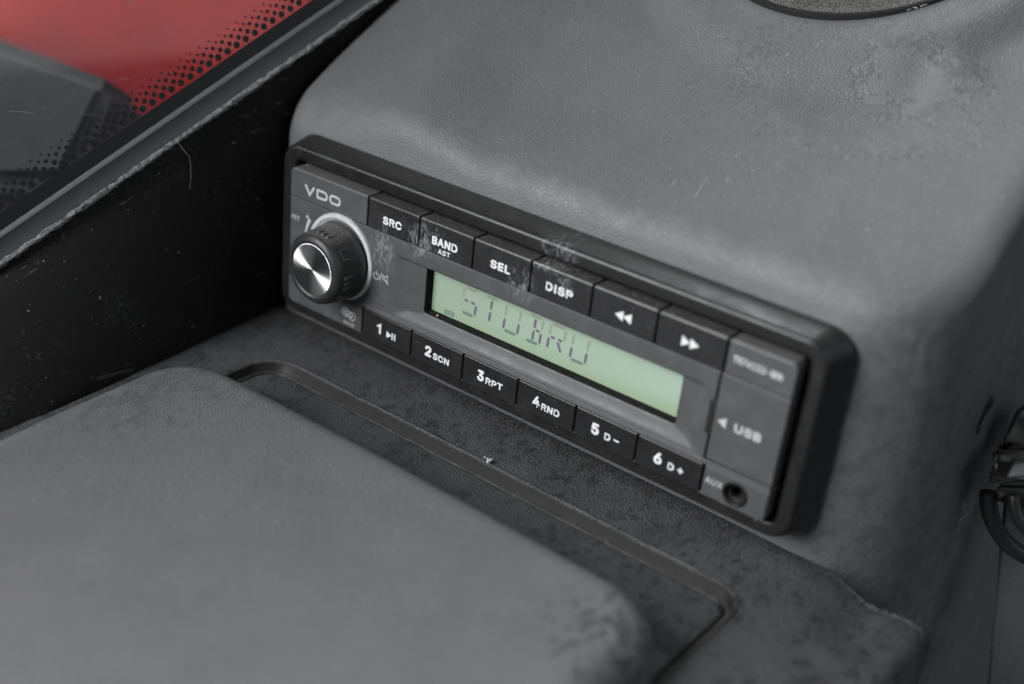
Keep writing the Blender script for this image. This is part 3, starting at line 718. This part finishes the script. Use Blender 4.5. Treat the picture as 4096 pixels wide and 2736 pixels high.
# knob
KC = (-10.2, -22.6)
link('knob_ring', revolve(KC, [(13.6, .4), (13.55, -.45), (13.35, -.75), (12.3, -.8), (12.1, -.6), (11.4, .0), (10.0, .2)], 96), 'chrome', radio)
KC = (-10.4, -23.8)
knob = link('volume_knob', revolve(KC, [(11.0, .1), (12.0, -1.0), (11.75, -3), (11.3, -6.2), (11.15, -8.4), (11.15, -9.6), (10.8, -10.9), (10.0, -11.8), (9.0, -12.1), (8.4, -12.0), (8.15, -11.4), (8.0, -11.3)], 96, False, True), 'rubber', radio, auto=60)
link('cap', revolve(KC, [(8.15, -11.3), (8.1, -11.75), (7.85, -11.9), (4, -11.75), (.02, -11.66)], 96), 'alu', knob)
def grip(a, r, y0, y1, hw, hr):
    b = bmesh.new(); ct, st_ = math.cos(a), math.sin(a)
    def P3(rr_, tt, y): return (KC[0] + rr_ * ct - tt * st_, y, KC[1] + rr_ * st_ + tt * ct)
    v = [b.verts.new(P3(r - .4, -hw, y0)), b.verts.new(P3(r - .4, hw, y0)), b.verts.new(P3(r + hr, 0, y0 + .8)), b.verts.new(P3(r - .4, -hw * .5, y1)), b.verts.new(P3(r - .4, hw * .5, y1))]
    for f in ((0, 1, 2), (0, 2, 3), (1, 4, 2), (2, 4, 3), (0, 3, 4, 1)): b.faces.new([v[i] for i in f])
    return b
for q in range(4):
    for k in (-1, 0, 1):
        link('grip_ridge', grip(math.radians(-8 + 90 * q + 9.5 * k), 11.15, -9.9, -2.0, .8, .62), 'grip', knob, smooth=False)
    a0 = math.radians(37 + 90 * q); rings = []
    for (dr, ins) in ((-.3, 0), (.22, .05), (.26, .25), (.06, .4)):
        rg_ = []
        for s_, yy in ((-1, -8.6), (1, -8.6), (1, -4.2), (-1, -4.2)):
            a = a0 + s_ * (.16 - ins / 12); y_ = yy + (ins if yy < -6 else -ins)
            rg_.append((KC[0] + (11.15 + dr) * math.cos(a), y_, KC[1] + (11.15 + dr) * math.sin(a)))
        rings.append(rg_)
    b, R_ = loops(rings); b.faces.new(R_[-1]); link('grip_pad', b, 'grip', knob, smooth=False)

# ================================================================== wiring at the right edge
con = thing('wiring_connector', (176, 92, -60), 'grimy black wiring connector on the dark side of the pod at the right edge', 'connector')
def hexa(P8, bev):
    bm = bmesh.new(); V_ = [bm.verts.new(q) for q in P8]
    for f in ((0, 1, 2, 3), (7, 6, 5, 4), (0, 4, 5, 1), (1, 5, 6, 2), (2, 6, 7, 3), (3, 7, 4, 0)): bm.faces.new([V_[i] for i in f])
    bmesh.ops.bevel(bm, geom=bm.edges[:], offset=bev, segments=3, affect='EDGES'); return bm
def lump(us, d0, d1, amp):                       # crumpled, grimy version
    bm = quadbox(us, d0, d1, .8)
    bmesh.ops.triangulate(bm, faces=bm.faces[:]); bmesh.ops.subdivide_edges(bm, edges=bm.edges[:], cuts=3, use_grid_fill=True)
    for v in bm.verts: v.co += noise.noise_vector(v.co / 3.2) * amp
    return bm
def quadbox(us, d0, d1, bev):                    # a housing whose near face has these outline corners
    return hexa([px(u, v, d0) for u, v in us] + [px(u, v, d1) for u, v in us], bev)
link('back_plate', quadbox([(2248, 1720), (2318, 960), (2500, 900), (2500, 1720)], 354, 358, 1.0), 'side', con)
link('housing', lump([(2266, 1104), (2284, 1034), (2420, 1030), (2410, 1120)], 326, 345, 1.5), 'black', con)
link('latch', lump([(2312, 1096), (2322, 1058), (2420, 1062), (2420, 1104)], 319, 330, 1.3), 'side', con)
link('boot', lump([(2276, 1150), (2290, 1112), (2420, 1112), (2420, 1165)], 330, 346, 2.0), 'black', con)
link('bracket', lump([(2286, 1034), (2338, 930), (2430, 920), (2430, 1034)], 338, 352, 1.2), 'black', con)
link('bolt', lump([(2304, 1032), (2314, 1018), (2350, 1022), (2352, 1036)], 333, 340, .7), 'rust', con)
cab = [px(2420 - 155 * math.cos(a), 1140 + 150 * math.sin(a), 335 + 4 * math.sin(a)) for a in [math.radians(-5 + 85 * i / 20) for i in range(21)]]
tag(link('rubber_hose', tube(cab, 2.3, 16), 'frame'), 'dark rubber hose curving below the wiring connector', 'hose')
cab = [px(2420 - 95 * math.cos(a), 1145 + 95 * math.sin(a), 328) for a in [math.radians(-5 + 85 * i / 16) for i in range(17)]]
tag(link('cable', tube(cab, 1.8, 12), 'black'), 'thin black cable inside the curve of the hose', 'cable')

def hit(u, v):                                   # where a sight line meets the pod top
    a, b = 280.0, 520.0
    for _ in range(40):
        m_ = (a + b) / 2; p = px(u, v, m_)
        if p.z > ztop(p.x, p.y): a = m_
        else: b = m_
    return px(u, v, a)
bm = bmesh.new()
for k in range(9): blob(bm, hit(2080 + 5 * k, 27 - 1.6 * k + random.uniform(-2, 2)) + Vector((0, 0, .5)), random.uniform(.35, .9), 1, .4)
tag(link('paint_chip', bm, 'lint'), 'white flaky chip at the edge of the round cap', 'chip')
M['scuff'] = mat_flat('pale_scuff', (.235, .24, .245), .6)
def scratch(pts_, wd, m_='scuff'):
    P_ = [hit(*q) for q in pts_]; Q_ = []
    for a, b in zip(P_, P_[1:]):
        n_ = max(2, int((b - a).length / .6)); Q_ += [a.lerp(b, i / n_) for i in range(n_)]
    Q_.append(P_[-1]); bm = bmesh.new(); last = None
    for i, p in enumerate(Q_):
        d = (Q_[min(i + 1, len(Q_) - 1)] - Q_[max(i - 1, 0)]).normalized(); sd = d.cross(Vector((0, -.5, .86))).normalized()
        w_ = wd * max(0, .5 + 1.1 * noise.noise(Vector((i * .31, pts_[0][0], 0)))) * math.sin(math.pi * (i + .5) / len(Q_)) ** .5
        e = (bm.verts.new(p + sd * w_ + Vector((0, 0, .06))), bm.verts.new(p - sd * w_ + Vector((0, 0, .06))))
        if last: bm.faces.new((last[0], last[1], e[1], e[0]))
        last = e
    link('scratch', bm, m_, pod, smooth=False)
for pts_, wd in (([(1574, 380), (1602, 352), (1640, 324)], .16), ([(1590, 452), (1603, 436), (1612, 418), (1626, 400)], .42), ([(1600, 440), (1622, 428)], .2), ([(1690, 318), (1716, 304), (1742, 288)], .14),
                 ([(1390, 308), (1440, 268), (1470, 240)], .12), ([(1648, 62), (1660, 84), (1690, 92), (1706, 94)], .16), ([(1676, 64), (1680, 88)], .12), ([(1722, 68), (1712, 90)], .12),
                 ([(1480, 300), (1540, 262)], .08), ([(1300, 210), (1392, 150)], .08)):
    scratch(pts_, wd)
# ================================================================== crumbs, lint and dust
bm = bmesh.new(); blob(bm, (27.2, 2.6, -29.4), .42, 2); tag(link('crumb', bm, 'crumb'), 'tiny tan crumb on the ledge below the green display', 'crumb')
bm = bmesh.new()
for k in range(7): blob(bm, (61 + random.uniform(-1, 1), -12 + random.uniform(-.8, .8), tz(61, -12) + .45 + .12 * k), .5, 1)
tag(link('lint_crumb', bm, 'lint'), 'pale lint crumb on the tray rim in front of the radio', 'lint')
hp = []
for u, v in ((2204, 1147), (2208, 1150), (2211, 1170), (2217, 1180), (2213, 1183), (2202, 1188), (2197, 1200), (2196, 1216), (2190, 1227)): hp.append(px(u, v, 336))
hs = [px(u, v, 366) for u, v in ((405, 318), (412, 332), (424, 348), (434, 358), (437, 380), (438, 405), (435, 434))]
tag(link('lint_strand', tube(hs, .09, 5), 'seal'), 'pale lint strand hanging from the window seal over the black panel', 'lint')
tag(link('hair_fibre', tube(hp, .07, 5), 'lint'), 'thin curly pale fibre stuck to the dark side of the pod', 'fibre')
bm = bmesh.new()
for k in range(260):
    x = random.uniform(-30, 160); y = random.uniform(16, 130); p = pod_pt(x, y); blob(bm, p + Vector((0, 0, .02)), random.choice((.06, .08, .1, .14)), 1)
o = link('dust', bm, 'lint'); tag(o, 'pale dust specks scattered over the pod top', 'dust'); o['kind'] = 'stuff'
bm = bmesh.new()
for k in range(70):
    x = random.uniform(-30, 142); zc = random.choice((-45.8, -36.0, -35.9, .6)); blob(bm, (x, random.uniform(.3, 3), zc + random.uniform(-.3, .3)), random.choice((.06, .09, .13)), 1)
o = link('dust_grains', bm, 'lint'); tag(o, 'pale dust grains in the gaps of the radio', 'dust'); o['kind'] = 'stuff'
for o in bpy.data.objects:
    if '_w' in o: del o['_w']
